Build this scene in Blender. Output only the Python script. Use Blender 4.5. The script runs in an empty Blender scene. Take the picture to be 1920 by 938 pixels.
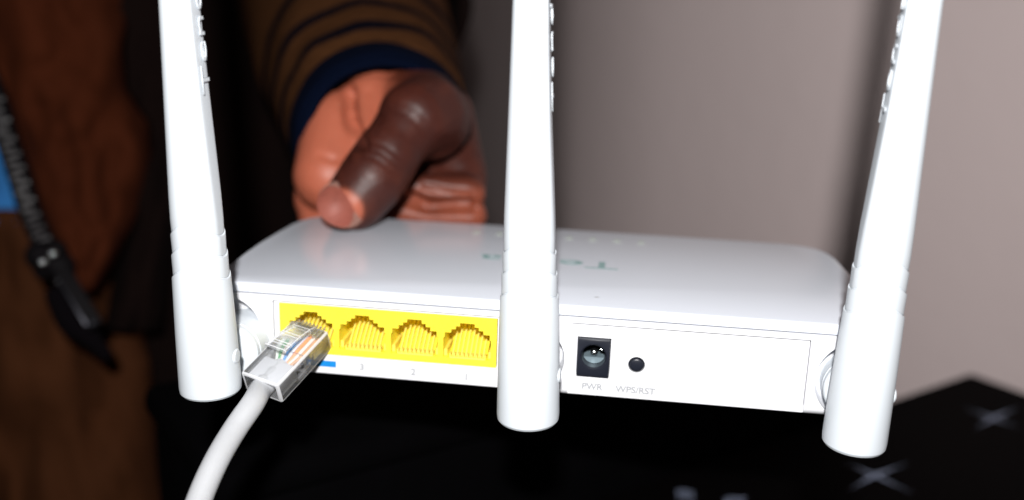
import bpy, bmesh, math, random
from mathutils import Vector, Matrix, noise
random.seed(7)
C = bpy.context.scene.collection
S = 0.001                                   # millimetres to metres
PI = math.pi

# ------------------------------------------------------------------ camera
R_ROWS = [Vector((0.9906699, 0.1325844, 0.0315360)), Vector((0.0650045, -0.2563241, -0.9644026)),
          Vector((-0.1197813, 0.9574546, -0.2625512))]
EYE = Vector((12.985, -237.599, 102.983))
FOC = 1856.73
cam_d = bpy.data.cameras.new('camera'); cam = bpy.data.objects.new('camera', cam_d); C.objects.link(cam)
m = Matrix.Identity(4)
for i in range(3):
    m[i][0] = R_ROWS[0][i]; m[i][1] = -R_ROWS[1][i]; m[i][2] = -R_ROWS[2][i]; m[i][3] = EYE[i] * S
cam.matrix_world = m
cam_d.sensor_width = 36.0
cam_d.lens = FOC / 1920 * 36.0
cam_d.clip_start = 0.005; cam_d.clip_end = 50
cam_d.dof.use_dof = True
cam_d.dof.focus_distance = 0.243
cam_d.dof.aperture_fstop = 5.8
bpy.context.scene.camera = cam


def at(u, v, d):
    """world point (mm) at distance d in front of the lens for a photo position"""
    x, y = (u - 960) / FOC * d, (v - 469) / FOC * d
    return EYE + R_ROWS[0] * x + R_ROWS[1] * y + R_ROWS[2] * d


def on_plane(u, v, z):
    d = at(u, v, 1.0) - EYE
    return EYE + d * ((z - EYE.z) / d.z)

# ------------------------------------------------------------------ world and light
w = bpy.data.worlds.new('World'); bpy.context.scene.world = w; w.use_nodes = True
w.node_tree.nodes['Background'].inputs[0].default_value = (1.0, 0.93, 0.90, 1)
w.node_tree.nodes['Background'].inputs[1].default_value = 0.022

def cam_pt(x, y, z):                        # right, up, forward of the camera
    return EYE + R_ROWS[0] * x - R_ROWS[1] * y + R_ROWS[2] * z
FLASH = cam_pt(-5, 64, -80)
ld = bpy.data.lights.new('camera_flash', 'AREA'); ld.shape = 'ELLIPSE'; ld.size = 0.018; ld.size_y = 0.011
ld.energy = 2.5; ld.color = (1.0, 0.985, 0.97)
lo = bpy.data.objects.new('camera_flash', ld); C.objects.link(lo)
lo.location = FLASH * S
lo.rotation_euler = (Vector((20, 250, 0)) - FLASH).to_track_quat('-Z', 'Y').to_euler()

sc = bpy.context.scene
sc.view_settings.view_transform = 'Standard'; sc.view_settings.look = 'None'
sc.view_settings.exposure = 0.0; sc.view_settings.gamma = 1.0
sc.view_settings.use_curve_mapping = False
sc.render.engine = 'CYCLES'
sc.cycles.max_bounces = 10; sc.cycles.transparent_max_bounces = 16; sc.cycles.transmission_bounces = 10
sc.cycles.use_denoising = True
sc.cycles.sample_clamp_indirect = 4

# ------------------------------------------------------------------ materials
def mat(name, col, rough=0.5, metal=0.0, spec=0.5, noise_amt=0.0, noise_scale=200, bump=0.0, bump_scale=800,
        bump_dist=0.0002, sss=0.0, sheen=0.0, coat=0.0, trans=0.0, ior=1.45, alpha=1.0):
    m = bpy.data.materials.new(name); m.use_nodes = True
    nt = m.node_tree; b = nt.nodes['Principled BSDF']
    b.inputs['Base Color'].default_value = (*col, 1)
    b.inputs['Roughness'].default_value = rough; b.inputs['Metallic'].default_value = metal
    b.inputs['Specular IOR Level'].default_value = spec
    b.inputs['Subsurface Weight'].default_value = sss
    if sss: b.inputs['Subsurface Radius'].default_value = (1, .4, .2); b.inputs['Subsurface Scale'].default_value = 0.002
    b.inputs['Sheen Weight'].default_value = sheen; b.inputs['Coat Weight'].default_value = coat
    b.inputs['Transmission Weight'].default_value = trans; b.inputs['IOR'].default_value = ior
    b.inputs['Alpha'].default_value = alpha
    tc = nt.nodes.new('ShaderNodeTexCoord')
    if noise_amt:
        n = nt.nodes.new('ShaderNodeTexNoise'); n.inputs['Scale'].default_value = noise_scale
        n.inputs['Detail'].default_value = 5
        nt.links.new(tc.outputs['Object'], n.inputs['Vector'])
        mx = nt.nodes.new('ShaderNodeMix'); mx.data_type = 'RGBA'
        mx.inputs[6].default_value = (*[c * (1 - noise_amt) for c in col], 1)
        mx.inputs[7].default_value = (*[min(1, c * (1 + noise_amt)) for c in col], 1)
        nt.links.new(n.outputs['Fac'], mx.inputs[0]); nt.links.new(mx.outputs[2], b.inputs['Base Color'])
    if bump:
        n2 = nt.nodes.new('ShaderNodeTexNoise'); n2.inputs['Scale'].default_value = bump_scale
        n2.inputs['Detail'].default_value = 4
        nt.links.new(tc.outputs['Object'], n2.inputs['Vector'])
        bp = nt.nodes.new('ShaderNodeBump'); bp.inputs['Strength'].default_value = bump
        bp.inputs['Distance'].default_value = bump_dist
        nt.links.new(n2.outputs['Fac'], bp.inputs['Height']); nt.links.new(bp.outputs[0], b.inputs['Normal'])
    return m

M = {}
M['lid'] = mat('white_gloss_plastic', (.72, .755, .83), rough=.16, noise_amt=.015, noise_scale=60, bump=.08, bump_scale=2500, bump_dist=.00005)
M['shell'] = mat('white_satin_plastic', (.735, .74, .77), rough=.38, noise_amt=.015, noise_scale=80, bump=.15, bump_scale=3000, bump_dist=.00005)
M['antenna'] = mat('white_antenna_plastic', (.665, .71, .755), rough=.42, noise_amt=.015, noise_scale=50, bump=.1, bump_scale=2600, bump_dist=.00005)
M['yellow'] = mat('yellow_port_plastic', (.92, .74, .05), rough=.4, sss=.3, noise_amt=.03, noise_scale=300)
M['comb'] = mat('pale_yellow_plastic', (.90, .74, .12), rough=.3)
M['gold'] = mat('gold_contact', (.93, .76, .16), rough=.35, metal=.1)
M['black'] = mat('black_plastic', (.012, .014, .022), rough=.35, bump=.2, bump_scale=2500, bump_dist=.00005)
M['steel'] = mat('bright_metal', (.75, .80, .80), rough=.22, metal=1.0)
M['spring'] = mat('tinned_spring', (.22, .29, .33), rough=.4, metal=.35)
M['print'] = mat('grey_ink', (.34, .35, .37), rough=.6)
M['blue'] = mat('blue_ink', (.005, .22, .62), rough=.5)
M['teal'] = mat('teal_logo_ink', (.28, .42, .42), rough=.35)
M['faint'] = mat('faint_ink', (.55, .57, .60), rough=.4)
M['icon'] = mat('pale_green_ink', (.42, .47, .40), rough=.5)
M['cable'] = mat('grey_cable_jacket', (.45, .46, .48), rough=.45, noise_amt=.04, noise_scale=120, bump=.25, bump_scale=500, bump_dist=.0002)
M['wall'] = mat('taupe_painted_wall', (.80, .665, .655), rough=.85, noise_amt=.05, noise_scale=3, bump=.3, bump_scale=60, bump_dist=.002)
M['floor'] = mat('dark_floor', (.01, .009, .009), rough=.8, noise_amt=.2, noise_scale=5)
M['table'] = mat('black_tabletop', (.0016, .0011, .0013), rough=.8, spec=.03, noise_amt=.3, noise_scale=12, bump=.2, bump_scale=300)
M['wedge'] = mat('milky_plastic', (.56, .57, .60), rough=.3)
M['star'] = mat('pale_blue_print', (.34, .40, .56), rough=.5)
M['dark_filler'] = mat('filler_black', (.0015, .0014, .0017), rough=1, spec=.02, noise_amt=.3, noise_scale=40)
M['leather'] = mat('brown_suede', (.054, .0115, .0036), rough=.9, spec=.1, noise_amt=.35, noise_scale=18, bump=.4, bump_scale=90, bump_dist=.002)
M['lining'] = mat('dark_brown_cloth', (.006, .0026, .0022), rough=.95, spec=.1, noise_amt=.4, noise_scale=20, bump=.6, bump_scale=60, bump_dist=.003)
M['tan'] = mat('tan_cloth', (.056, .0185, .0066), rough=.9, spec=.1, noise_amt=.25, noise_scale=12, bump=.6, bump_scale=70, bump_dist=.002)
M['shirt'] = mat('blue_cloth', (.035, .17, .44), rough=.9, spec=.1, noise_amt=.35, noise_scale=90, bump=.5, bump_scale=300, bump_dist=.001)
M['navy'] = mat('navy_knit', (.001, .0026, .010), rough=.95, spec=.05, noise_amt=.3, noise_scale=60, bump=.8, bump_scale=350, bump_dist=.001)
M['zip'] = mat('black_zip', (.004, .003, .004), rough=.7, spec=.15)
M['tooth'] = mat('zip_tooth_plastic', (.016, .012, .014), rough=.4)
M['cord'] = mat('black_cord', (.004, .003, .004), rough=1, spec=.03)
M['zipmetal'] = mat('dark_metal', (.05, .05, .06), rough=.35, metal=.8)

# clear plug plastic: mostly see-through with a glassy surface and a slight milky body
def clear(name, milk=.10, tcol=(.93, .94, .96)):
    m = bpy.data.materials.new(name); m.use_nodes = True; nt = m.node_tree
    b = nt.nodes['Principled BSDF']; out = nt.nodes['Material Output']
    b.inputs['Base Color'].default_value = (*tcol, 1); b.inputs['Transmission Weight'].default_value = 1
    b.inputs['Roughness'].default_value = .06; b.inputs['IOR'].default_value = 1.46
    b.inputs['Coat Weight'].default_value = .5
    t = nt.nodes.new('ShaderNodeBsdfTransparent'); t.inputs[0].default_value = (.985, .988, .99, 1)
    d = nt.nodes.new('ShaderNodeBsdfDiffuse'); d.inputs[0].default_value = (.92, .93, .96, 1)
    tl = nt.nodes.new('ShaderNodeBsdfTranslucent'); tl.inputs[0].default_value = (.92, .93, .96, 1)
    g = nt.nodes.new('ShaderNodeBsdfGlossy'); g.inputs['Roughness'].default_value = .26
    fr = nt.nodes.new('ShaderNodeLayerWeight'); fr.inputs[0].default_value = .16
    m0 = nt.nodes.new('ShaderNodeMixShader'); nt.links.new(fr.outputs['Fresnel'], m0.inputs[0])
    nt.links.new(t.outputs[0], m0.inputs[1]); nt.links.new(g.outputs[0], m0.inputs[2])
    m1 = nt.nodes.new('ShaderNodeMixShader'); m1.inputs[0].default_value = .96
    nt.links.new(b.outputs[0], m1.inputs[1]); nt.links.new(m0.outputs[0], m1.inputs[2])
    m3 = nt.nodes.new('ShaderNodeMixShader'); m3.inputs[0].default_value = .3
    nt.links.new(d.outputs[0], m3.inputs[1]); nt.links.new(tl.outputs[0], m3.inputs[2])
    m2 = nt.nodes.new('ShaderNodeMixShader'); m2.inputs[0].default_value = milk
    nt.links.new(m1.outputs[0], m2.inputs[1]); nt.links.new(m3.outputs[0], m2.inputs[2])
    nt.links.new(m2.outputs[0], out.inputs[0])
    return m
M['clear'] = clear('clear_plug_plastic', .085)
M['painted_glint'] = clear('painted_glint_plastic', .75)  # milkier copy of the plug plastic, painted-in glints for its edges
M['painted_glint'].name = 'painted_glint_edge'

def skin_mat():
    m = mat('dark_skin', (.07, .02, .013), rough=.46, spec=.42, sss=.12, bump=.35, bump_scale=420, bump_dist=.0006)
    nt = m.node_tree; b = nt.nodes['Principled BSDF']
    a = nt.nodes.new('ShaderNodeAttribute'); a.attribute_name = 'pigment'
    n = nt.nodes.new('ShaderNodeTexNoise'); n.inputs['Scale'].default_value = 130; n.inputs['Detail'].default_value = 4
    tc = nt.nodes.new('ShaderNodeTexCoord'); nt.links.new(tc.outputs['Object'], n.inputs['Vector'])
    ma = nt.nodes.new('ShaderNodeMath'); ma.operation = 'MULTIPLY_ADD'; ma.inputs[1].default_value = .42
    sub = nt.nodes.new('ShaderNodeMath'); sub.operation = 'SUBTRACT'; sub.inputs[1].default_value = .5
    nt.links.new(n.outputs['Fac'], sub.inputs[0]); nt.links.new(sub.outputs[0], ma.inputs[0])
    nt.links.new(a.outputs['Fac'], ma.inputs[2])
    cr = nt.nodes.new('ShaderNodeValToRGB'); e = cr.color_ramp.elements
    e[0].position = 0.0; e[0].color = (.046, .0105, .0068, 1)
    e[1].position = 1.0; e[1].color = (.43, .115, .064, 1)
    mid = cr.color_ramp.elements.new(.45); mid.color = (.13, .030, .015, 1)
    nt.links.new(ma.outputs[0], cr.inputs[0]); nt.links.new(cr.outputs[0], b.inputs['Base Color'])
    return m
M['skin'] = skin_mat()
M['nail'] = mat('fingernail', (.46, .135, .095), rough=.5, sss=.1, noise_amt=.3, noise_scale=160)
M['nailrim'] = mat('nail_edge', (.46, .25, .20), rough=.35)

def sleeve_mat():
    m = mat('striped_knit', (.08, .035, .02), rough=.95, spec=.05, bump=.8, bump_scale=260, bump_dist=.001)
    nt = m.node_tree; b = nt.nodes['Principled BSDF']
    uv = nt.nodes.new('ShaderNodeUVMap'); sx = nt.nodes.new('ShaderNodeSeparateXYZ')
    nt.links.new(uv.outputs[0], sx.inputs[0])
    cr = nt.nodes.new('ShaderNodeValToRGB'); cr.color_ramp.interpolation = 'EASE'
    br = (.080, .031, .0115, 1); nv = (.0015, .002, .006, 1)
    e = cr.color_ramp.elements; e[0].position = 0; e[0].color = br; e[1].position = 1; e[1].color = br
    for p, c in [(.132, br), (.152, nv), (.180, nv), (.200, br), (.300, br), (.320, nv), (.346, nv), (.366, br), (.47, br), (.49, nv), (.51, nv), (.53, br)]:
        q = cr.color_ramp.elements.new(p); q.color = c
    nt.links.new(sx.outputs['Y'], cr.inputs[0])
    n = nt.nodes.new('ShaderNodeTexNoise'); n.inputs['Scale'].default_value = 60
    mx = nt.nodes.new('ShaderNodeMix'); mx.data_type = 'RGBA'; mx.blend_type = 'MULTIPLY'; mx.inputs[0].default_value = .5
    nt.links.new(cr.outputs[0], mx.inputs[6]); nt.links.new(n.outputs['Fac'], mx.inputs[7])
    nt.links.new(mx.outputs[2], b.inputs['Base Color'])
    return m
M['sleeve'] = sleeve_mat()

# ------------------------------------------------------------------ helpers
def tag(o, label=None, cat=None, group=None, kind=None):
    for k, v in (('label', label), ('category', cat), ('group', group), ('kind', kind)):
        if v: o[k] = v
    return o

def empty(name, loc=(0, 0, 0)):
    o = bpy.data.objects.new(name, None); o.empty_display_size = .01; C.objects.link(o)
    o.location = Vector(loc) * S
    bpy.context.view_layer.update()
    return o

def put(name, bm, material, parent=None, smooth=None, mats=None):
    """bm holds world coordinates in mm"""
    me = bpy.data.meshes.new(name)
    bmesh.ops.recalc_face_normals(bm, faces=bm.faces)
    bm.to_mesh(me); bm.free()
    me.transform(Matrix.Scale(S, 4))
    o = bpy.data.objects.new(name, me); C.objects.link(o)
    for mm in (mats or [material]): me.materials.append(mm)
    if smooth is not None:
        for p in me.polygons: p.use_smooth = True
        if smooth < 3.1: me.set_sharp_from_angle(angle=smooth)
    if parent:
        root = parent
        off = Vector((0, 0, 0))
        while root is not None:
            off += root.location; root = root.parent
        me.transform(Matrix.Translation(-off))
        o.parent = parent
    return o

def recentre(o):
    """move a top-level mesh's origin to the bottom centre of its bounds"""
    me = o.data
    xs = [v.co for v in me.vertices]
    c = Vector(((min(v.x for v in xs) + max(v.x for v in xs)) / 2, (min(v.y for v in xs) + max(v.y for v in xs)) / 2, min(v.z for v in xs)))
    me.transform(Matrix.Translation(-c)); o.location = c
    return o

def box(bm, x0, x1, y0, y1, z0, z1, bev=0, seg=2, mtx=None):
    r = bmesh.ops.create_cube(bm, size=1)
    vs = r['verts']
    for v in vs:
        v.co = Vector(((x0 + x1) / 2 + v.co.x * (x1 - x0), (y0 + y1) / 2 + v.co.y * (y1 - y0), (z0 + z1) / 2 + v.co.z * (z1 - z0)))
    if bev:
        es = list({e for v in vs for e in v.link_edges})
        rr = bmesh.ops.bevel(bm, geom=es, offset=bev, segments=seg, affect='EDGES', profile=.5)
        vs = list({v for f in rr['faces'] for v in f.verts} | {v for v in vs if v.is_valid})
    if mtx is not None:
        for v in vs: v.co = mtx @ v.co
    return vs

def prism(bm, pts, axis, a, b, bev=0):
    """closed outline extruded along an axis: pts are the two other coordinates"""
    def mk(p, q):
        return Vector((p[0], p[1], q)) if axis == 'z' else (Vector((p[0], q, p[1])) if axis == 'y' else Vector((q, p[0], p[1])))
    lo_ = [bm.verts.new(mk(p, a)) for p in pts]; hi = [bm.verts.new(mk(p, b)) for p in pts]
    n = len(pts); fs = [bm.faces.new(lo_), bm.faces.new(hi[::-1])]
    for i in range(n): fs.append(bm.faces.new([lo_[i], hi[i], hi[(i + 1) % n], lo_[(i + 1) % n]]))
    bmesh.ops.recalc_face_normals(bm, faces=fs)
    return lo_, hi

def lathe(bm, prof, seg, origin, axis, cap=True, side=None):
    """prof: (distance along the axis, radius)"""
    ax = Vector(axis).normalized(); o = Vector(origin)
    s = (side or (Vector((0, 0, 1)) if abs(ax.z) < .9 else Vector((1, 0, 0)))).cross(ax).normalized(); t = ax.cross(s)
    rings = []
    for d, r in prof:
        rings.append([bm.verts.new(o + ax * d + (s * math.cos(2 * PI * k / seg) + t * math.sin(2 * PI * k / seg)) * r) for k in range(seg)])
    for a, b in zip(rings, rings[1:]):
        for k in range(seg): bm.faces.new([a[k], a[(k + 1) % seg], b[(k + 1) % seg], b[k]])
    if cap: bm.faces.new(rings[0][::-1]); bm.faces.new(rings[-1])
    return rings

def tube(bm, pts, rad, seg=16, cap=True):
    pts = [Vector(p) for p in pts]; rad = rad if hasattr(rad, '__len__') else [rad] * len(pts)
    rings = []; prev = None
    for i, p in enumerate(pts):
        d = (pts[min(i + 1, len(pts) - 1)] - pts[max(i - 1, 0)]).normalized()
        s = prev - d * prev.dot(d) if prev else d.cross(Vector((.31, .2, .93)))
        s.normalize(); prev = s; t = d.cross(s)
        rings.append([bm.verts.new(p + (s * math.cos(2 * PI * k / seg) + t * math.sin(2 * PI * k / seg)) * rad[i]) for k in range(seg)])
    for a, b in zip(rings, rings[1:]):
        for k in range(seg): bm.faces.new([a[k], a[(k + 1) % seg], b[(k + 1) % seg], b[k]])
    if cap: bm.faces.new(rings[0][::-1]); bm.faces.new(rings[-1])
    return rings

def catmull(pts, n):
    P = [Vector(p) for p in pts]; P = [P[0] * 2 - P[1]] + P + [P[-1] * 2 - P[-2]]; out = []
    for i in range(1, len(P) - 2):
        a, b, c, d = P[i - 1:i + 3]
        for k in range(n):
            t = k / n
            out.append(.5 * ((2 * b) + (c - a) * t + (2 * a - 5 * b + 4 * c - d) * t * t + (3 * b - a - 3 * c + d) * t ** 3))
    out.append(P[-2]); return out

def boolean(bm, cutters):
    """bm minus each cutter bmesh (exact solver); returns a new bmesh"""
    me = bpy.data.meshes.new('work'); bmesh.ops.recalc_face_normals(bm, faces=bm.faces); bm.to_mesh(me); bm.free()
    o = bpy.data.objects.new('work', me); C.objects.link(o); tmp = [o]
    for c in cutters:
        cm = bpy.data.meshes.new('cut'); bmesh.ops.recalc_face_normals(c, faces=c.faces); c.to_mesh(cm); c.free()
        co = bpy.data.objects.new('cut', cm); C.objects.link(co); tmp.append(co)
        md = o.modifiers.new('b', 'BOOLEAN'); md.operation = 'DIFFERENCE'; md.solver = 'EXACT'; md.object = co
    bpy.context.view_layer.update()
    res = bpy.data.meshes.new_from_object(o.evaluated_get(bpy.context.evaluated_depsgraph_get()))
    for t in tmp: bpy.data.objects.remove(t)
    out = bmesh.new(); out.from_mesh(res); bpy.data.meshes.remove(res)
    return out

def text_obj(name, body, height, mtx, material, parent, extrude=.02, width=None, bevel=0.0, bold=0.0):
    cu = bpy.data.curves.new(name, 'FONT'); cu.body = body; cu.size = 1.0; cu.align_x = 'CENTER'; cu.offset = bold
    o = bpy.data.objects.new(name, cu); C.objects.link(o); bpy.context.view_layer.update()
    cu.extrude = extrude / (height / .73)
    cu.bevel_depth = bevel / (height / .73); cu.resolution_u = 4
    me = bpy.data.meshes.new_from_object(o.evaluated_get(bpy.context.evaluated_depsgraph_get()))
    bpy.data.objects.remove(o)
    xs = [v.co.x for v in me.vertices]; w0 = max(xs) - min(xs); cx = (max(xs) + min(xs)) / 2
    s = height / .73; sx = (width / w0) if width else s
    for v in me.vertices: v.co = Vector(((v.co.x - cx) * sx, v.co.y * s, v.co.z * s))
    bm = bmesh.new(); bm.from_mesh(me); bmesh.ops.transform(bm, matrix=mtx, verts=bm.verts)
    return put(name, bm, material, parent)

REAR = Matrix.Rotation(PI / 2, 4, 'X')      # text upright on a face that looks towards -y

# ------------------------------------------------------------------ the room
fl = -760
# wall plan bent, by bearing and turn, to shape its darkening towards the left
wl = bmesh.new(); plan = []
turn = [(60, 8), (27.3, 14), (14.8, 35), (8.9, 42), (4.3, 60), (1.2, 76), (-2, 79), (-6, 74), (-14, 40), (-30, 5), (-60, -20)]
def turn_at(ph):
    for (p0, t0), (p1, t1) in zip(turn, turn[1:]):
        if p1 <= ph <= p0: return t0 + (t1 - t0) * (p0 - ph) / (p0 - p1)
    return turn[-1][1]
fwd = Vector((R_ROWS[2].x, R_ROWS[2].y, 0)).normalized(); rgt = Vector((fwd.y, -fwd.x, 0))
r_, ph = 618.0, 27.3
while ph < 60: r_ *= math.exp(-math.radians(.5) * math.tan(math.radians(turn_at(ph)))); ph += .5
while ph > -60:
    plan.append(Vector((EYE.x, EYE.y, 0)) + (fwd * math.cos(math.radians(ph)) + rgt * math.sin(math.radians(ph))) * r_)
    r_ *= math.exp(math.radians(.5) * math.tan(math.radians(turn_at(ph)))); ph -= .5
cols4 = []
for i, p in enumerate(plan):
    d = (plan[min(i + 1, len(plan) - 1)] - plan[max(i - 1, 0)]).normalized(); n_ = Vector((d.y, -d.x, 0))
    if n_.dot(p - Vector((EYE.x, EYE.y, 0))) < 0: n_ = -n_
    q = p + n_ * 60
    cols4.append([wl.verts.new((p.x, p.y, fl)), wl.verts.new((p.x, p.y, 1700)), wl.verts.new((q.x, q.y, 1700)), wl.verts.new((q.x, q.y, fl))])
for a, b in zip(cols4, cols4[1:]):
    for k in range(4): wl.faces.new([a[k], a[(k + 1) % 4], b[(k + 1) % 4], b[k]])
wl.faces.new(cols4[0]); wl.faces.new(cols4[-1][::-1])
tag(put('wall', wl, M['wall'], smooth=.6), kind='structure')
fb = bmesh.new(); box(fb, -2600, 1500, -1500, 1800, fl - 40, fl)
tag(put('floor', fb, M['floor']), kind='structure')

# black table whose far corner shows at the right
TZ = -105
P0 = on_plane(1820, 699, TZ); PL = on_plane(1690, 743, TZ)
e1 = (PL - P0); e1.z = 0; e1.normalize(); e2 = Vector((-e1.y, e1.x, 0))
if e2.y > 0: e2 = -e2
table = empty('table', (P0.x, P0.y, fl))
tag(table, 'black tabletop with pale blue star marks below and behind the router', 'table')
def slab(bm, s0, s1, t0, t1, z0, z1, bev=0):
    vs = box(bm, s0, s1, t0, t1, z0, z1, bev)
    for v in vs:
        q = P0 + e1 * v.co.x + e2 * v.co.y; v.co = Vector((q.x, q.y, v.co.z))
tb = bmesh.new(); slab(tb, 0, 1250, 0, 700, TZ - 28, TZ, 2); put('tabletop', tb, M['table'], table, smooth=.6)
for s0, t0 in ((30, 30), (1180, 30), (30, 630), (1180, 630)):
    lb = bmesh.new(); slab(lb, s0, s0 + 40, t0, t0 + 40, fl, TZ - 28, 2); put('leg', lb, M['table'], table)
def star(c, tips, wd):
    sb = bmesh.new(); c = on_plane(*c, TZ + .3)
    cv = sb.verts.new(c); up = Vector((0, 0, .5)); cu_ = sb.verts.new(c + up)
    for t in tips:
        p = on_plane(*t, TZ + .3); d = (p - c).normalized(); n = Vector((-d.y, d.x, 0)) * wd
        A = sb.verts.new(c + n + d * wd * .2); B = sb.verts.new(c + n * .16 + (p - c) * .6); T = sb.verts.new(p)
        D = sb.verts.new(c - n * .16 + (p - c) * .6); E = sb.verts.new(c - n + d * wd * .2)
        sb.faces.new([cv, A, B, T, D, E])
    sb.verts.remove(cu_)
    o = put('star_mark', sb, M['star'], table)
    return o
star((1640, 891), [(1580, 866), (1706, 868), (1588, 921), (1716, 927)], 1.0)
star((1862, 784), [(1806, 764), (1914, 762), (1828, 803), (1914, 802)], 1.1)
star((1285, 927), [(1270, 922), (1303, 922), (1268, 932), (1301, 933)], 5.0)
star((1376, 940), [(1356, 933), (1400, 932), (1350, 950), (1408, 952)], 4.0)

dark_filler = empty('dark_filler_box', (P0 + e1 * 270 - e2 * 55) * 1.0 + Vector((0, 0, fl - TZ)))  # added black mass, stands in for the darkness behind the router
tag(dark_filler, 'added black box filling the dark area behind the held router', 'dark_filler')
bb = bmesh.new(); slab(bb, 86, 428, -97, -12, fl, -70, 4); put('body', bb, M['dark_filler'], dark_filler, smooth=.6)
bb = bmesh.new(); slab(bb, 83, 431, -100, -9, -69.8, -56, 5); put('filler_top', bb, M['dark_filler'], dark_filler, smooth=.6)

# ------------------------------------------------------------------ the router
XC = -11.3
router = empty('wifi_router', (XC, 40, 0))
tag(router, 'white router with three antennas and a yellow port block, held up by a hand', 'router')

def outline(half, inset=0.0):
    h = [(60, -.0), (78, .0), (82.2, .5), (84.6, 2.6), (85.9, 6), (86.9, 14), (87.6, 28), (87.8, 40), (87.3, 52), (86.5, 64), (85.4, 70), (83.6, 74.2), (81, 77), (77.5, 78.8), (72, 79.7), (60, 80.1), (40, 80.4), (0, 80.6)]
    pts = [(XC + x, y) for x, y in h] + [(XC - x, y) for x, y in h[-2::-1]]
    if inset:
        c = Vector((XC, 40)); out = []
        n = len(pts)
        for i in range(n):
            p0, p1, p2 = Vector(pts[i - 1]), Vector(pts[i]), Vector(pts[(i + 1) % n])
            t = ((p1 - p0).normalized() + (p2 - p1).normalized()).normalized(); nn = Vector((-t.y, t.x))
            out.append(tuple(p1 + nn * inset))
        return out
    return pts

def shell_loft(bm, rows):
    rings = []
    for z, ins in rows: rings.append([bm.verts.new((x, y, z)) for x, y in outline(88, ins)])
    n = len(rings[0])
    for a_, b_ in zip(rings, rings[1:]):
        for k in range(n): bm.faces.new([a_[k], a_[(k + 1) % n], b_[(k + 1) % n], b_[k]])
    bm.faces.new(rings[0][::-1]); bm.faces.new(rings[-1])

def cyl_cut(x, z, r, y0, y1, seg=48):
    c = bmesh.new(); lathe(c, [(0, r), (y1 - y0, r)], seg, (x, y0, z), (0, 1, 0)); return c
def box_cut(*a_):
    c = bmesh.new(); box(c, *a_); return c

def scoop(x, z, r, y1):
    """niche for the antenna hinge: round, running out of the rear face"""
    c = bmesh.new(); lathe(c, [(-8, r), (y1 - 3, r), (y1 - .8, r - .9), (y1, r - 3)], 56, (x, 0, z), (0, 1, 0)); return c
HX = [(-93.6, 9.4, 10.8, 5.5), (-10.6, 9.4, 8.3, 5.5), (71.0, 9.4, 10.8, 5.5)]
lid = bmesh.new()
shell_loft(lid, [(21.55, .35), (21.75, .05), (23.2, 0), (23.75, .18), (24.05, .6), (24.2, 1.3)])
lid = boolean(lid, [cyl_cut(4.8, 0, .01, 0, .01)] if False else [])
put('top_cover', lid, M['lid'], router, smooth=.5)
base = bmesh.new(); shell_loft(base, [(-.2, 1.6), (.3, .9), (1.2, .45), (21.15, .45), (21.2, 1.3), (21.56, 1.3)])
cuts = [scoop(*h) for h in HX]
cuts += [box_cut(-80, -19.2, -2, 1.25, -3, 19.75), box_cut(-1.2, 58.4, -2, 1.35, -3, 19.65)]
cuts += [box_cut(-80, -19.2, 1, 3.4, 19.35, 19.75), box_cut(-1.2, 58.4, 1, 3.4, 19.27, 19.65), box_cut(58.2, 58.4, 1, 2.2, 2, 19.3), box_cut(-80, -79.8, 1, 2.2, 2, 19.4)]
cuts += [box_cut(-78.5, -19.9, 1, 16, 5.5, 19.0), box_cut(.75, 9.35, 1, 14, 5.35, 15.8), cyl_cut(16.1, 9.25, 2.15, 0, 6, 32)]
base = boolean(base, cuts)
put('casing', base, M['shell'], router, smooth=.5)

# ports: four yellow sockets side by side
def port(cx, x0, x1):
    b_ = bmesh.new(); box(b_, x0, x1, .95, 15.5, 5.55, 18.92)
    sp = [(6.3, 7.3), (6.3, 12.9), (5.95, 12.9), (5.95, 14.3), (4.25, 14.3), (4.25, 15.3), (3.05, 15.3), (3.05, 16.15), (1.95, 16.15), (1.95, 17.1)]
    pts = [(cx + x, z) for x, z in sp] + [(cx - x, z) for x, z in sp[::-1]]
    c = bmesh.new(); prism(c, pts, 'y', .2, 11.5)
    b_ = boolean(b_, [c])
    o = put('ethernet_port', b_, M['yellow'], router)
    # comb lip and the eight sprung contacts
    cb = bmesh.new(); box(cb, cx - 4.6, cx + 4.9, 1.05, 3.2, 6.9, 7.55, .1)
    for k in range(9): box(cb, cx - 4.62 + k * 1.16, cx - 4.3 + k * 1.16, 1.1, 3.0, 7.55, 8.5)
    put('contact_comb', cb, M['comb'], o)
    rp = bmesh.new(); prism(rp, [(3.4, 7.32), (13.4, 7.32), (13.4, 11.4), (11, 11.0), (8.5, 9.8), (4.6, 7.8)], 'x', cx - 4.9, cx + 4.9); put('contact_carrier', rp, M['yellow'], o)
    for k in range(8):
        x = cx - 3.9 + k * 1.16
        pb = bmesh.new()
        tube(pb, catmull([(x, 1.9, 7.7), (x, 4.5, 9.6), (x, 8.5, 12.3), (x, 11.0, 13.4), (x, 13.3, 13.5)], 3), .24, 8)
        put('contact_pin', pb, M['gold'], o, smooth=1)
    # step ridges at the sides of the socket
    rb = bmesh.new()
    for s in (-1, 1):
        box(rb, min(cx + s * 6.25, cx + s * 5.5), max(cx + s * 6.25, cx + s * 5.5), 2.5, 13, 7.35, 9.1)
    put('guide_rail', rb, M['comb'], o)
    return o
for cx, x0, x1 in ((-69.84, -78.3, -62.85), (-55.84, -62.85, -48.85), (-41.84, -48.85, -34.85), (-27.84, -34.85, -20.1)):
    port(cx, x0, x1)

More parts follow.
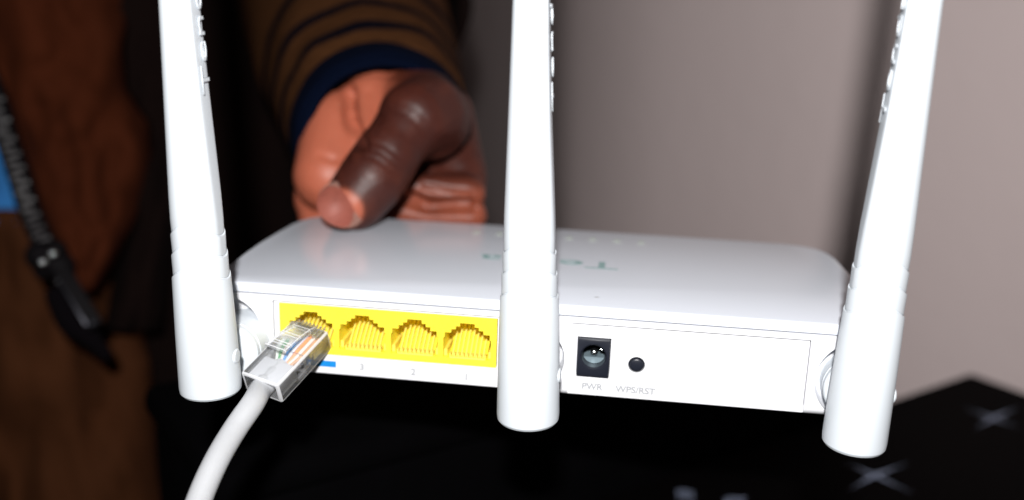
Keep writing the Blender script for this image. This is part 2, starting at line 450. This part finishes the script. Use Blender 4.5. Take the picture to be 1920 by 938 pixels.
# power jack
jb = bmesh.new(); box(jb, .9, 9.2, .1, 13, 5.5, 15.65, .25)
jb = boolean(jb, [cyl_cut(5.1, 11.0, 3.05, -1, 11, 40), (lambda c: (lathe(c, [(0, 3.6), (.55, 3.05)], 40, (5.1, -.05, 11.0), (0, 1, 0)), c)[1])(bmesh.new())])
jack = put('power_jack', jb, M['black'], router, smooth=.5)
pb = bmesh.new(); lathe(pb, [(0, .35), (.25, .75), (.6, .95), (8, .95)], 20, (5.1, 2.6, 11.0), (0, 1, 0)); put('centre_pin', pb, M['steel'], jack, smooth=.9)
sb = bmesh.new()
ring = [(5.1 + 2.95 * math.cos(math.radians(205 + 130 * k / 12)), 11.0 + 2.95 * math.sin(math.radians(205 + 130 * k / 12))) for k in range(13)]
prism(sb, ring, 'y', 3.2, 9.5); put('spring_contact', sb, M['spring'], jack, smooth=.6)
sb = bmesh.new(); box(sb, 6.6, 7.7, 1.5, 8, 12.4, 12.7, .05); put('side_contact', sb, M['steel'], jack)
# reset button
rb = bmesh.new(); lathe(rb, [(0, 1.3), (.12, 1.62), (.35, 1.8), (5, 1.8)], 32, (16.1, .9, 9.25), (0, 1, 0))
put('reset_button', rb, M['black'], router, smooth=.6)
rb = bmesh.new(); lathe(rb, [(0, 2.13), (5, 2.13)], 32, (16.1, 2.6, 9.25), (0, 1, 0)); put('button_well', rb, M['black'], router, smooth=.6)

FY = 1.25
def rear_text(body, x, z, h, wd, name='printed_word'):
    text_obj(name, body, h, Matrix.Translation((x, FY, z)) @ REAR, M['print'], router, .03, wd, 0, .02)
rear_text('PWR', 5.2, 1.55, 1.75, 5.3); rear_text('WPS/RST', 16.2, 1.5, 1.75, 10.2)
rear_text('3', -56.1, 1.75, 1.85, None, 'printed_number'); rear_text('2', -42.1, 1.5, 1.85, None, 'printed_number'); rear_text('1', -27.9, 1.3, 1.85, None, 'printed_number')
lb = bmesh.new(); box(lb, -76.4, -63.2, FY - .03, FY + .06, 1.85, 3.55); put('blue_port_label', lb, M['blue'], router)

# print on the cover (it reads from the front of the router)
TOPT = Matrix.Rotation(PI, 4, 'Z')
text_obj('brand_lettering', 'Tenda', 7.6, Matrix.Translation((-11.0, 42.8, 24.2)) @ TOPT, M['teal'], router, .03, 41, 0, .01)
for x in (-37, -29.5, -22, -14.5, -7, .5, 8.2, 15.8):
    ib = bmesh.new()
    lathe(ib, [(0, .95), (.05, .95)], 16, (x, 69.3, 24.19), (0, 0, 1))
    box(ib, x - 1.3, x + 1.3, 66.9, 67.3, 24.19, 24.24)
    put('indicator_mark', ib, M['icon'], router)
db = bmesh.new(); lathe(db, [(0, .6), (.03, .6)], 20, (4.8, 8.8, 24.19), (0, 0, 1)); put('indicator_mark', db, M['faint'], router)

# antennas
def antenna(bot, top, knuckle, side, rs=1.0, stretch=1.0):
    """bot/top: axis points at z about 0 and 100; knuckle: hinge centre on the casing; side: which flank carries the lettering"""
    bot = Vector(bot); top = Vector(top); ax = (top - bot).normalized(); LEN = 168
    X = Vector((1, 0, 0)); X = (X - ax * X.dot(ax)).normalized(); Y = ax.cross(X)     # Y away from the camera
    prof = [(-2.6, 0), (-2.55, 4.0), (-2.4, 6.4), (-2.0, 7.25), (-1.4, 7.65), (0, 7.78), (15, 7.5), (29.6, 7.08), (29.88, 7.0), (29.95, 6.9), (30.0, 6.6), (30.3, 6.56), (30.36, 6.72), (35.1, 6.74), (35.32, 6.68), (35.4, 6.6), (35.44, 6.3), (35.74, 6.26), (35.8, 6.42), (40.2, 6.5), (40.42, 6.44), (40.5, 6.36), (40.54, 6.08), (40.84, 6.04), (40.9, 6.2), (44, 6.26), (50, 6.15), (60, 5.8), (75, 5.25), (90, 4.72), (100, 4.4), (120, 4.05), (140, 3.85), (158, 3.7), (163, 3.3), (166.5, 2.2), (167.8, 1.0), (168, 0)]
    bm = bmesh.new(); seg = 72; rings = []
    for d, r in prof:
        if d < 29: d = 29 - (29 - d) * stretch
        if r == 0: rings.append([bm.verts.new(bot + ax * d)]); continue
        row = []
        wgt = min(1, max(0, (d - 30) / 50)); ring_arc = max(0, 1 - abs(d - 35.6) / 9)
        ring_arc = 1 if 28 < d < 43 else (max(0, 1 - (d - 43) / 12) if d >= 43 else max(0, 1 - (28 - d) / 14))
        for k in range(seg):
            a_ = 2 * PI * k / seg; cx, sy = math.cos(a_), math.sin(a_)
            px, py = cx * r, sy * r * 1.0
            if side:                                       # flat flank higher up
                lim = r * (1 - .17 * wgt)
                if px * side > lim: px = side * (lim + (px * side - lim) * .12)
            arc = 3.3 * (sy * sy) * ring_arc
            row.append(bm.verts.new(bot + ax * (d + arc) + X * px * rs + Y * py * rs))
        rings.append(row)
    for a_, b_ in zip(rings, rings[1:]):
        for k in range(seg):
            k2 = (k + 1) % seg
            if len(a_) == 1: bm.faces.new([a_[0], b_[k2], b_[k]])
            elif len(b_) == 1: bm.faces.new([a_[k], a_[k2], b_[0]])
            else: bm.faces.new([a_[k], a_[k2], b_[k2], b_[k]])
    an = put('antenna', bm, M['antenna'], router, smooth=.45)
    # hinge: a short stub from the casing that ends in a disc beside the antenna
    kx, ky, kz, kr, kl = knuckle
    hb = bmesh.new(); lathe(hb, [(0, kr - 1.2), (.5, kr - .3), (1.0, kr), (2.6, kr), (2.7, kr - .5), (3.1, kr - .5), (3.2, kr), (kl, kr)], 48, (kx, ky, kz), (0, 1, 0))
    put('hinge_disc', hb, M['antenna'], an, smooth=.5)
    pn = bmesh.new(); px = bot + ax * 10 + X * (7.55 * rs) * (1 if kx > bot.x - 2 else -1)
    s_ = 1 if kx > bot.x - 2 else -1
    lathe(pn, [(-2, 1.9), (.0, 1.9), (.35, 1.6), (.45, .8)], 24, px, X * s_); put('hinge_pin', pn, M['antenna'], an, smooth=.5)
    # raised lettering up the flat flank
    if side:
        rr = lambda d: (5.8 + (4.4 - 5.8) * (d - 60) / 40) * .83
        d0 = 94
        flank = X * side
        slope = (ax - flank * .030).normalized(); nrm = flank
        up = slope; other = nrm.cross(up)                   # text: right = up the mast, up = other
        right_v = up; up_v = nrm.cross(right_v)
        org = bot + ax * (88.5 + 0) + flank * (5.30 * .83 + .10) * rs
        t3 = Matrix((
            (right_v.x, up_v.x, nrm.x, 0), (right_v.y, up_v.y, nrm.y, 0), (right_v.z, up_v.z, nrm.z, 0), (0, 0, 0, 1)))
        c0 = org - up_v * 2.2
        text_obj('raised_lettering', 'Tenda', 4.0, Matrix.Translation(c0) @ t3, M['antenna'], an, .07, 29, .05, -.018)
    return an
antenna((-88.7, -20, 1.5), (-91.6, -20, 101), (-88.6, -9, 7.6, 7.6, 17), 1, .97, .92)
antenna((-9.7, -14, 0.8), (-12.2, -14, 99), (-11.2, -8, 9.2, 6.6, 17), 1, .99)
antenna((69.3, -9, .9), (71.2, -9, 101.7), (70.0, -2.5, 8.2, 7.8, 13), -1, .97, 1.055)

# ------------------------------------------------------------------ cable with clear plug
def plug_matrix():
    a_, b_, c_ = (math.radians(v) for v in (-20.9, 22.4, 6.3))
    return Matrix.Translation((-70.37, -.05, 12.87)) @ Matrix.Rotation(a_, 4, 'Z') @ Matrix.Rotation(b_, 4, 'X') @ Matrix.Rotation(c_, 4, 'Y')
PM = plug_matrix(); PL_ = 20.4; PW = 5.85; PH = 6.3
cable = empty('network_cable', PM @ Vector((0, -PL_, -PH)))
tag(cable, 'grey network cable with a clear plug pushed into the leftmost yellow port', 'cable')
pb = bmesh.new(); box(pb, -PW, PW, -PL_, 1.2, -PH, 0, .55, 3)
c1 = bmesh.new(); box(c1, -PW + .9, PW - .9, -PL_ - 1, -8.2, -PH + .9, -.75)
c2 = bmesh.new(); box(c2, -PW - 1, -2.2 + 4.4, -1.1, 3, -.9, 2)            # step of the nose
c3 = bmesh.new(); box(c3, PW - .9, PW + 1, -13.2, -9.4, -4.9, -1.6)          # side window
c4 = bmesh.new(); box(c4, -3.2, 3.2, -13.5, -9.8, -1.6, 1)                    # window under the latch
c5 = bmesh.new(); box(c5, -PW + 1.6, PW - 1.6, -8.0, -6.2, -PH - 1, -PH + 1.2)
pb = boolean(pb, [c1, c3, c5])
for k in range(9):                                                            # ribs at the nose
    box(pb, -4.9 + k * 1.16, -4.5 + k * 1.16, -2.6, 1.6, -.1, .55)
pb.normal_update()
for f in pb.faces:                                                            # milky colour paints glints on rounded edges and the cut tail rim
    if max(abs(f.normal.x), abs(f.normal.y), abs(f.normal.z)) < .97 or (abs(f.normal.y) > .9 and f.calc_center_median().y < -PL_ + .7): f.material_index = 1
bmesh.ops.transform(pb, matrix=PM, verts=pb.verts)
plug = put('plug', pb, M['clear'], cable, smooth=.5, mats=[M['clear'], M['painted_glint']])
# latch lever, rooted at the nose and rising over the body
lt = bmesh.new()
pts = []
top_ = [(1.6, .0), (-1.5, 1.5), (-5.5, 2.6), (-9.5, 3.3), (-12.0, 3.5)]; thick = 1.0
wds = [2.4, 2.8, 3.0, 3.3, 3.3]
rows = []
for (y, z), wd in zip(top_, wds):
    rows.append([lt.verts.new((-wd - .6, y, z)), lt.verts.new((wd - .6, y, z)), lt.verts.new((wd - .6, y - .1, z - thick)), lt.verts.new((-wd - .6, y - .1, z - thick))])
for r0, r1 in zip(rows, rows[1:]):
    for k in range(4): lt.faces.new([r0[k], r0[(k + 1) % 4], r1[(k + 1) % 4], r1[k]])
lt.faces.new(rows[0]); lt.faces.new(rows[-1][::-1])
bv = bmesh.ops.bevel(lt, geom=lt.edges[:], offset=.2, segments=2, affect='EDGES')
for f in bv['faces']: f.material_index = 1  # latch bevels get the same painted glint
bmesh.ops.transform(lt, matrix=PM, verts=lt.verts)
put('latch', lt, M['clear'], plug, smooth=.5, mats=[M['clear'], M['painted_glint']])
for k in range(8):
    x = -4.06 + k * 1.16
    g = bmesh.new(); box(g, x - .16, x + .16, -4.5, .6, -PH + .25, -PH + 2.2, .05); bmesh.ops.transform(g, matrix=PM, verts=g.verts)
    put('plug_contact', g, M['gold'], plug)
cols = [('white_green', (.75, .80, .74)), ('green', (.02, .30, .07)), ('white_orange', (.80, .72, .62)), ('blue', (.03, .26, .62)), ('white_blue', (.62, .70, .82)),
        ('orange', (.85, .30, .10)), ('white_brown', (.78, .70, .62)), ('brown', (.60, .32, .16))]
for k, (nm, cc) in enumerate(cols):
    x = -4.06 + k * 1.16; xs = (k - 3.5) * .62
    g = bmesh.new(); zz = -1.35
    pts = [PM @ Vector(p) for p in [(xs, -11.8, -3.2 + .4 * math.sin(k * 2.1)), (xs * 1.15, -10.6, -2.7), (x * .85, -8.8, -2.0), (x, -6.5, zz), (x, -1.2, zz)]]
    tube(g, catmull(pts, 4), .50, 10)
    put('wire', g, mat(nm + '_insulation', cc, rough=.35), cable, smooth=1)
# whitish strain-relief wedge that shows through the clear walls
wb = bmesh.new(); box(wb, -4.6, 4.6, -19.4, -12.2, -3.0, -1.0, .3, mtx=PM); put('strain_wedge', wb, M['wedge'], plug, smooth=.6)
# jacket
jp = [PM @ Vector((0, -11.5, -3.2)), PM @ Vector((0, -16, -3.3)), PM @ Vector((0, -20.8, -3.4))]
jp += [at(474, 757, 243), at(440, 806, 238), at(404, 868, 231), at(371, 945, 224), at(345, 1040, 214), at(330, 1160, 200), at(330, 1320, 180)]
jb = bmesh.new(); cp = catmull(jp, 8)
rad = [2.85 if i < 18 else min(2.95, 2.85 + .01 * (i - 18)) for i in range(len(cp))]
rad = [r * (.80 if i < 6 else (.88 if i < 12 else 1)) for i, r in enumerate(rad)]
tube(jb, cp, rad, 28)
put('jacket', jb, M['cable'], cable, smooth=1.2)

# ------------------------------------------------------------------ the person: hand and forearm, sleeves, clothes
person = empty('person', (-330, 330, fl))
tag(person, 'person in brown jacket and striped sleeve gripping the router with one hand', 'person')

def capsule(bm, p, q, r0, r1, seg=20, rings=8):
    p, q = Vector(p), Vector(q); L = (q - p).length; prof = []
    for k in range(rings + 1):
        a_ = -PI / 2 + PI / 2 * k / rings; prof.append((r0 * math.sin(a_), r0 * math.cos(a_) + 1e-3))
    for k in range(rings + 1):
        a_ = PI / 2 * k / rings; prof.append((L + r1 * math.sin(a_), r1 * math.cos(a_) + 1e-3))
    lathe(bm, prof, seg, p, (q - p))

hand = bmesh.new(); A = at
W0 = A(735, 222, 392)
bones = []                                                     # (p, q, r0, r1)
def bone(p, q, r0, r1): bones.append((Vector(p), Vector(q), r0, r1))
bone(A(668, 150, 520), W0, 28, 21.5)                             # forearm
bone(A(702, 222, 388), A(765, 220, 388), 20, 20)
# palm
MC = {'little': A(612, 372, 366), 'ring': A(680, 392, 372), 'middle': A(757, 398, 372), 'index': A(838, 372, 364)}
for n_, x in (('little', 690), ('ring', 715), ('middle', 745), ('index', 775)):
    bone(A(x, 222, 384), MC[n_], 18, 12)
bone(A(640, 240, 362), A(618, 330, 352), 14, 13)              # heel of the hand
bone(A(702, 196, 364), A(712, 260, 352), 13.5, 11)              # inner palm
bone(A(778, 202, 364), A(806, 224, 344), 16, 14.5)             # ball of the thumb
bone(A(835, 215, 374), A(856, 330, 364), 11, 11.5)            # edge towards the forefinger
# thumb
TH = [A(802, 216, 338), A(778, 222, 331), A(730, 286, 324), A(696, 338, 320), A(664, 378, 319)]
bone(TH[0], TH[1], 13.6, 12.6); bone(TH[1], TH[2], 11.8, 10.0); bone(TH[2], TH[3], 10.8, 11.0); bone(TH[3], TH[4], 11.0, 10.0)
bone(A(636, 388, 318), A(648, 396, 318), 6.6, 6.6)
# fingers: down behind the router, then forward under it
FG = {'little': [(-92, 90, -4), (-88, 74, -12), (-86, 58, -8.6)], 'ring': [(-76, 98, -12), (-74, 76, -15), (-73, 54, -9.0)],
      'middle': [(-60, 100, -14), (-59, 76, -16), (-58, 50, -9.4)], 'index': [(-43, 98, -8), (-43, 74, -14), (-44, 52, -9.0)]}
for n_, r in (('little', 8.6), ('ring', 9.6), ('middle', 10), ('index', 9.8)):
    p = [MC[n_]] + [Vector(v) for v in FG[n_]]
    bone(p[0], p[1], 11.3, r); bone(p[1], p[2], r, r - .8); bone(p[2], p[3], r - .8, r - 1.6)
# folds of flesh where the forefinger bends
bone(A(776, 352, 349), A(876, 362, 352), 5.0, 6.8)
bone(A(752, 398, 353), A(880, 404, 354), 5.2, 6.5)
bone(A(865, 352, 358), A(872, 405, 358), 7, 7)
for b_ in bones: capsule(hand, *b_)
me = bpy.data.meshes.new('w'); hand.to_mesh(me); hand.free()
ho = bpy.data.objects.new('w', me); C.objects.link(ho)
md = ho.modifiers.new('r', 'REMESH'); md.mode = 'VOXEL'; md.voxel_size = 1.0
md = ho.modifiers.new('s', 'SMOOTH'); md.factor = .5; md.iterations = 7
bpy.context.view_layer.update()
me2 = bpy.data.meshes.new_from_object(ho.evaluated_get(bpy.context.evaluated_depsgraph_get())); bpy.data.objects.remove(ho)
hb = bmesh.new(); hb.from_mesh(me2)
# creases pressed into the flesh: short lines that push the surface inwards
creases = [(A(692, 266, 330), A(722, 274, 330), A(752, 298, 330), 1.0, .3), (A(686, 278, 330), A(716, 288, 330), A(746, 312, 330), 1.0, .35), (A(680, 290, 330), A(710, 300, 330), A(740, 324, 330), 1.0, .3),
           (A(740, 190, 330), A(770, 200, 330), A(800, 224, 330), 1.1, .2), (A(734, 204, 330), A(762, 214, 330), A(790, 240, 330), 1.1, .2),
           (A(600, 290, 350), A(625, 300, 350), A(652, 296, 350), 1.3, .8), (A(690, 170, 350), A(700, 200, 350), A(716, 222, 350), 1.2, .9), (A(640, 150, 350), A(690, 138, 350), A(740, 140, 350), 1.2, .9),
           (A(652, 168, 350), A(656, 222, 348), A(676, 270, 344), 2.2, 4.6), (A(768, 372, 345), A(800, 388, 345), A(884, 386, 348), 2.2, 4.6), (A(800, 350, 345), A(840, 362, 345), A(884, 366, 348), 1.6, 1.2)]
hb.normal_update()
for v in hb.verts:
    for p0, p1, p2, wd, dp in creases:
        best = 1e9
        for a_, b_ in ((p0, p1), (p1, p2)):
            # distance on the picture of the hand: compare directions from the lens
            va = (v.co - EYE).normalized()
            pa, pb_ = (a_ - EYE).normalized(), (b_ - EYE).normalized()
            t = max(0, min(1, (va - pa).dot(pb_ - pa) / (pb_ - pa).length_squared))
            best = min(best, (va - (pa + (pb_ - pa) * t)).length * 350)
        if best < wd * 2 and v.normal.dot(v.co - EYE) < 0: v.co -= v.normal * dp * math.exp(-(best / wd) ** 2 * 1.5)
hb.to_mesh(me2)
body = put('hand_and_forearm', hb, M['skin'], person, smooth=3.14)
bpy.data.meshes.remove(me2)
# pigment: palm side light, back of hand and thumb dark
offp = person.location / S
PALM_N = (EYE - A(700, 300, 360)).normalized()
def seg_dist(p, a_, b_):
    t = max(0, min(1, (p - a_).dot(b_ - a_) / (b_ - a_).length_squared)); return (p - (a_ + (b_ - a_) * t)).length
att = body.data.attributes.new('pigment', 'FLOAT', 'POINT')
thumb_tip = A(636, 398, 309)
def sm(x, a_, b_):
    t = max(0, min(1, (x - a_) / (b_ - a_))); return t * t * (3 - 2 * t)
vals = []
nrm = [v.normal.copy() for v in body.data.vertices]
for v, n_ in zip(body.data.vertices, nrm):
    p = v.co / S + offp
    facing = n_.dot(PALM_N)
    light = sm(facing, -.25, .45)
    q = p - EYE; dd = q.dot(R_ROWS[2]); u_ = 960 + FOC * q.dot(R_ROWS[0]) / dd; v_ = 469 + FOC * q.dot(R_ROWS[1]) / dd
    dt = min(seg_dist(p, TH[0], TH[1]) - 14.6, seg_dist(p, TH[1], TH[2]) - 11.8, seg_dist(p, TH[2], TH[3]) - 11.3, seg_dist(p, TH[3], TH[4]) - 10.9)
    on_thumb = 1 - sm(dt, .8, 4.0)
    # back of the thumb is dark, its tip pad lighter
    tipd = (p - thumb_tip).length
    thumb_val = .02 + .85 * (1 - sm(tipd, 6.5, 9.0))
    outer = sm(u_, 725, 790) * (1 - sm(v_, 325, 362))           # radial side of the hand and wrist: back-of-hand skin
    palm = light * (1 - outer * .92)
    palm *= 1 - .35 * sm(u_, 690, 760)
    vals.append(palm * (1 - on_thumb) + thumb_val * on_thumb)
att.data.foreach_set('value', vals)
# thumbnail: a curved plate with a pale rim, seen from its free edge
def nail(name, sx, sy, lift, material, low=0):
    nb = bmesh.new(); c = A(645, 379, 308.2); f = (EYE - c).normalized()
    axis = (TH[4] - TH[2]).normalized(); up = (axis * -1); up = (up - f * up.dot(f)).normalized(); f2 = (f + up * .35).normalized()
    up = (up - f2 * up.dot(f2)).normalized(); rt = up.cross(f2)
    rt = rt if rt.dot(R_ROWS[0]) > 0 else -rt
    n = 10; g = []; c = c - up * low - rt * low * .5
    for i in range(n + 1):
        row = []
        for j in range(n + 1):
            a_ = -1 + 2 * i / n; b_ = -1 + 2 * j / n
            x = a_ * math.sqrt(1 - b_ * b_ / 2); y = b_ * math.sqrt(1 - a_ * a_ / 2)
            row.append(nb.verts.new(c + rt * x * sx + up * y * sy + f2 * (lift - 3.0 * x * x - 2.4 * y * y)))
        g.append(row)
    for i in range(n):
        for j in range(n): nb.faces.new([g[i][j], g[i + 1][j], g[i + 1][j + 1], g[i][j + 1]])
    bmesh.ops.solidify(nb, geom=nb.faces[:], thickness=.5)
    return put(name, nb, material, body, smooth=1)
nail('nail_edge', 7.9, 7.5, -.25, M['nailrim'])
nail('thumbnail', 7.3, 6.9, .12, M['nail'], .8)

def sleeve_tube(name, rings_, material, thick, folds=0.0, seg=64, jit=3):
    """rings_: (u, v, depth, radius); UV v runs along the sleeve"""
    b_ = bmesh.new(); uvl = b_.loops.layers.uv.new('UVMap')
    ctr = [A(*r[:3]) for r in rings_]; rr = [r[3] for r in rings_]
    cs = catmull(ctr, 6); n = len(cs)
    rads = [rr[min(int(i / 6), len(rr) - 2)] + (rr[min(int(i / 6), len(rr) - 2) + 1] - rr[min(int(i / 6), len(rr) - 2)]) * ((i / 6) - min(int(i / 6), len(rr) - 2)) for i in range(n)]
    rows = []; prev = None
    for i, p in enumerate(cs):
        d = (cs[min(i + 1, n - 1)] - cs[max(i - 1, 0)]).normalized()
        s = (prev - d * prev.dot(d)) if prev else Vector((1, 0, 0)) - d * d.x
        s.normalize(); prev = s; t = d.cross(s); row = []
        for k in range(seg):
            a_ = 2 * PI * k / seg
            r = rads[i] + folds * noise.noise(Vector((math.cos(a_) * 2, math.sin(a_) * 2, i * .16 + jit)))
            row.append(b_.verts.new(p + (s * math.cos(a_) + t * math.sin(a_)) * r))
        rows.append(row)
    for i in range(n - 1):
        for k in range(seg):
            f = b_.faces.new([rows[i][k], rows[i][(k + 1) % seg], rows[i + 1][(k + 1) % seg], rows[i + 1][k]])
            for lp, (kk, ii) in zip(f.loops, ((k, i), (k + 1, i), (k + 1, i + 1), (k, i + 1))): lp[uvl].uv = (kk / seg, ii / (n - 1))
    o = put(name, b_, material, person, smooth=3.14)
    md = o.modifiers.new('t', 'SOLIDIFY'); md.thickness = thick * S; md.offset = 0
    return o
sleeve_tube('cuff', [(724, 270, 356, 28.3), (723, 266, 361, 31.0), (718, 256, 372, 33.2), (713, 248, 386, 33.4)], M['navy'], 3, .5)
sleeve_tube('striped_sleeve', [(715, 249, 384, 33.6), (705, 214, 398, 36.2), (695, 180, 416, 38.8), (680, 130, 442, 42), (660, 70, 480, 47), (640, 0, 540, 55), (600, -80, 600, 62)], M['sleeve'], 2.5, 2.6)
sleeve_tube('outer_sleeve', [(676, 16, 516, 54), (670, 0, 530, 60), (650, -30, 560, 68), (600, -90, 600, 78), (450, -160, 650, 88), (260, -220, 690, 95)], M['lining'], 4, 6.0, jit=9)

# torso and legs under the clothes
def loft(name, rings_, material, seg=56, folds=5.0, jit=0.0):
    b_ = bmesh.new(); rows = []
    for i, (x, y, z, rx, ry) in enumerate(rings_):
        row = []
        for k in range(seg):
            a_ = 2 * PI * k / seg
            f_ = 1 + folds / 100 * noise.noise(Vector((math.cos(a_) * 2.2 + jit, math.sin(a_) * 2.2, z * .012)))
            row.append(b_.verts.new((x + rx * math.cos(a_) * f_, y + ry * math.sin(a_) * f_, z)))
        rows.append(row)
    for a_, b2 in zip(rows, rows[1:]):
        for k in range(seg): b_.faces.new([a_[k], a_[(k + 1) % seg], b2[(k + 1) % seg], b2[k]])
    b_.faces.new(rows[0][::-1]); b_.faces.new(rows[-1])
    return put(name, b_, material, person, smooth=3.14)
tc = A(0, 469, 600)
ring_t = []
for i in range(25):
    z = -330 + 680 * i / 24
    ring_t.append((tc.x + 6 * math.sin(i * .5) + 6, tc.y + 24, z, 182 + 8 * math.sin(i * .35), 105))
loft('jacket_body', ring_t, M['lining'], folds=7)
for sx_, nm in ((-75, 'trouser_leg'), (78, 'trouser_leg')):
    loft(nm, [(tc.x + sx_ * (1 - .1 * i / 10), tc.y + 20, fl + 12 + (-320 - fl) * i / 10, 62 + 3 * i, 62 + 3 * i) for i in range(11)], M['lining'], folds=8, jit=sx_)

def drape(name, rows_, material, depth, thick=3.0, nu=26, nv=5, fold=(6, .02), jit=0.0, edge=14):
    """a panel of cloth with rounded sides: rows_ are (v, left u, right u); depth(u, v) is where it hangs"""
    b_ = bmesh.new(); g = []
    L = []
    for (v0, l0, r0), (v1, l1, r1) in zip(rows_, rows_[1:]):
        for k in range(nv): t = k / nv; L.append((v0 + (v1 - v0) * t, l0 + (l1 - l0) * t, r0 + (r1 - r0) * t))
    L.append(rows_[-1])
    for v, l, r in L:
        row = []
        for j in range(nu + 1):
            s = j / nu; u = l + (r - l) * s
            e_ = abs(2 * s - 1) ** 4 * edge
            nz = fold[0] * (noise.noise(Vector((u * fold[1] + jit, v * fold[1] * .5, jit))) + .5 * noise.noise(Vector((u * fold[1] * 2.3, v * fold[1] * 1.4 + jit, 3))))
            row.append(b_.verts.new(A(u, v, depth(u, v) + e_ + nz)))
        g.append(row)
    for i in range(len(g) - 1):
        for j in range(nu): b_.faces.new([g[i][j], g[i][j + 1], g[i + 1][j + 1], g[i + 1][j]])
    o = put(name, b_, material, person, smooth=3.14)
    md = o.modifiers.new('t', 'SOLIDIFY'); md.thickness = thick * S; md.offset = 0
    return o
dz = lambda base: (lambda u, v: base + (abs(u - 40) / 300.0) ** 2 * 30)
drape('trousers_front', [(395, -220, 225), (600, -230, 262), (800, -240, 300), (1040, -260, 318), (1250, -280, 330)], M['tan'], dz(492), fold=(26, .013), jit=2, edge=36)
drape('shirt', [(150, -200, 50), (300, -200, 52), (418, -200, 48)], M['shirt'], dz(484), fold=(5, .03), jit=5)
drape('jacket_front', [(-160, -260, 262), (-40, -160, 246), (90, -60, 228), (170, -14, 236), (230, 8, 276), (290, 24, 284), (400, 60, 256), (480, 96, 214), (545, 140, 176)],
      M['leather'], dz(462), fold=(15, .014), jit=8, edge=22)
drape('jacket_flap', [(-160, 232, 430), (60, 236, 420), (180, 240, 400), (420, 236, 330), (620, 200, 300)], M['lining'], dz(486), fold=(14, .02), jit=4, edge=18)
# zip along the jacket's edge
zp = [A(-60, 60, 456), A(-14, 168, 456), A(14, 262, 457), A(36, 330, 457), A(60, 405, 457), A(86, 462, 456), A(128, 535, 458)]
zc = catmull(zp, 10)
zb = bmesh.new(); tube(zb, zc, [5.2] * len(zc), 14)
ztape = put('zip_tape', zb, M['zip'], person, smooth=1.2)
for i in range(2, len(zc) - 1, 2):
    q = zc[i]; d = (zc[i + 1] - zc[i]).normalized(); f = (EYE - q).normalized(); s = d.cross(f).normalized()
    tb_ = bmesh.new(); mm_ = Matrix(((s.x, d.x, f.x, q.x), (s.y, d.y, f.y, q.y), (s.z, d.z, f.z, q.z), (0, 0, 0, 1)))
    box(tb_, -3.6 + (i % 4), 2.6 + (i % 4) * .5, -1.0, 1.0, 4.4, 6.2, .3, mtx=mm_); put('zip_tooth', tb_, M['tooth'], ztape)
sb = bmesh.new(); q = A(92, 486, 446); capsule(sb, A(78, 480, 447), A(112, 498, 447), 7, 6.5); capsule(sb, A(84, 505, 448), A(104, 470, 448), 5, 5)
slider = put('zip_slider', sb, M['zip'], person, smooth=1.2)
for (u, v) in ((80, 492), (99, 476)):
    hb_ = bmesh.new(); lathe(hb_, [(-2.2, .3), (-1.6, 1.4), (0, 1.9), (1.6, 1.4), (2.2, .3)], 14, A(u, v, 438.5), R_ROWS[2]); put('slider_rivet', hb_, M['steel'], slider, smooth=1.2)
pl = bmesh.new(); a_, b_ = A(112, 500, 443), A(180, 612, 440); d = (b_ - a_).normalized(); f = (EYE - a_).normalized(); s = d.cross(f).normalized(); f = s.cross(d)
mm_ = Matrix(((s.x, d.x, f.x, a_.x), (s.y, d.y, f.y, a_.y), (s.z, d.z, f.z, a_.z), (0, 0, 0, 1)))
box(pl, -3.6, 3.6, 0, (b_ - a_).length, -1.2, 1.2, .8, 3, mtx=mm_); put('zip_pull', pl, M['zip'], slider, smooth=.8)
pe = bmesh.new(); box(pe, 2.6, 3.8, 4, (b_ - a_).length - 2, -.4, 1.7, .3, 2, mtx=mm_); put('pull_edge', pe, M['zipmetal'], slider, smooth=.8)
pe = bmesh.new(); lathe(pe, [(-1.6, .5), (0, 1.9), (1.6, .5)], 14, A(172, 606, 437), R_ROWS[2]); put('pull_rivet', pe, M['zipmetal'], slider, smooth=1.2)
st = bmesh.new(); tube(st, catmull([A(100, 545, 452), A(130, 600, 450), A(170, 634, 452), A(204, 672, 455)], 6), [4, 4.5, 5, 5, 5.5, 5.5, 6, 6, 6, 6, 5.5, 5, 5, 4.5, 4, 4, 3.5, 3, 2.5][:19], 14)
put('zip_cord', st, M['cord'], slider, smooth=1.2)
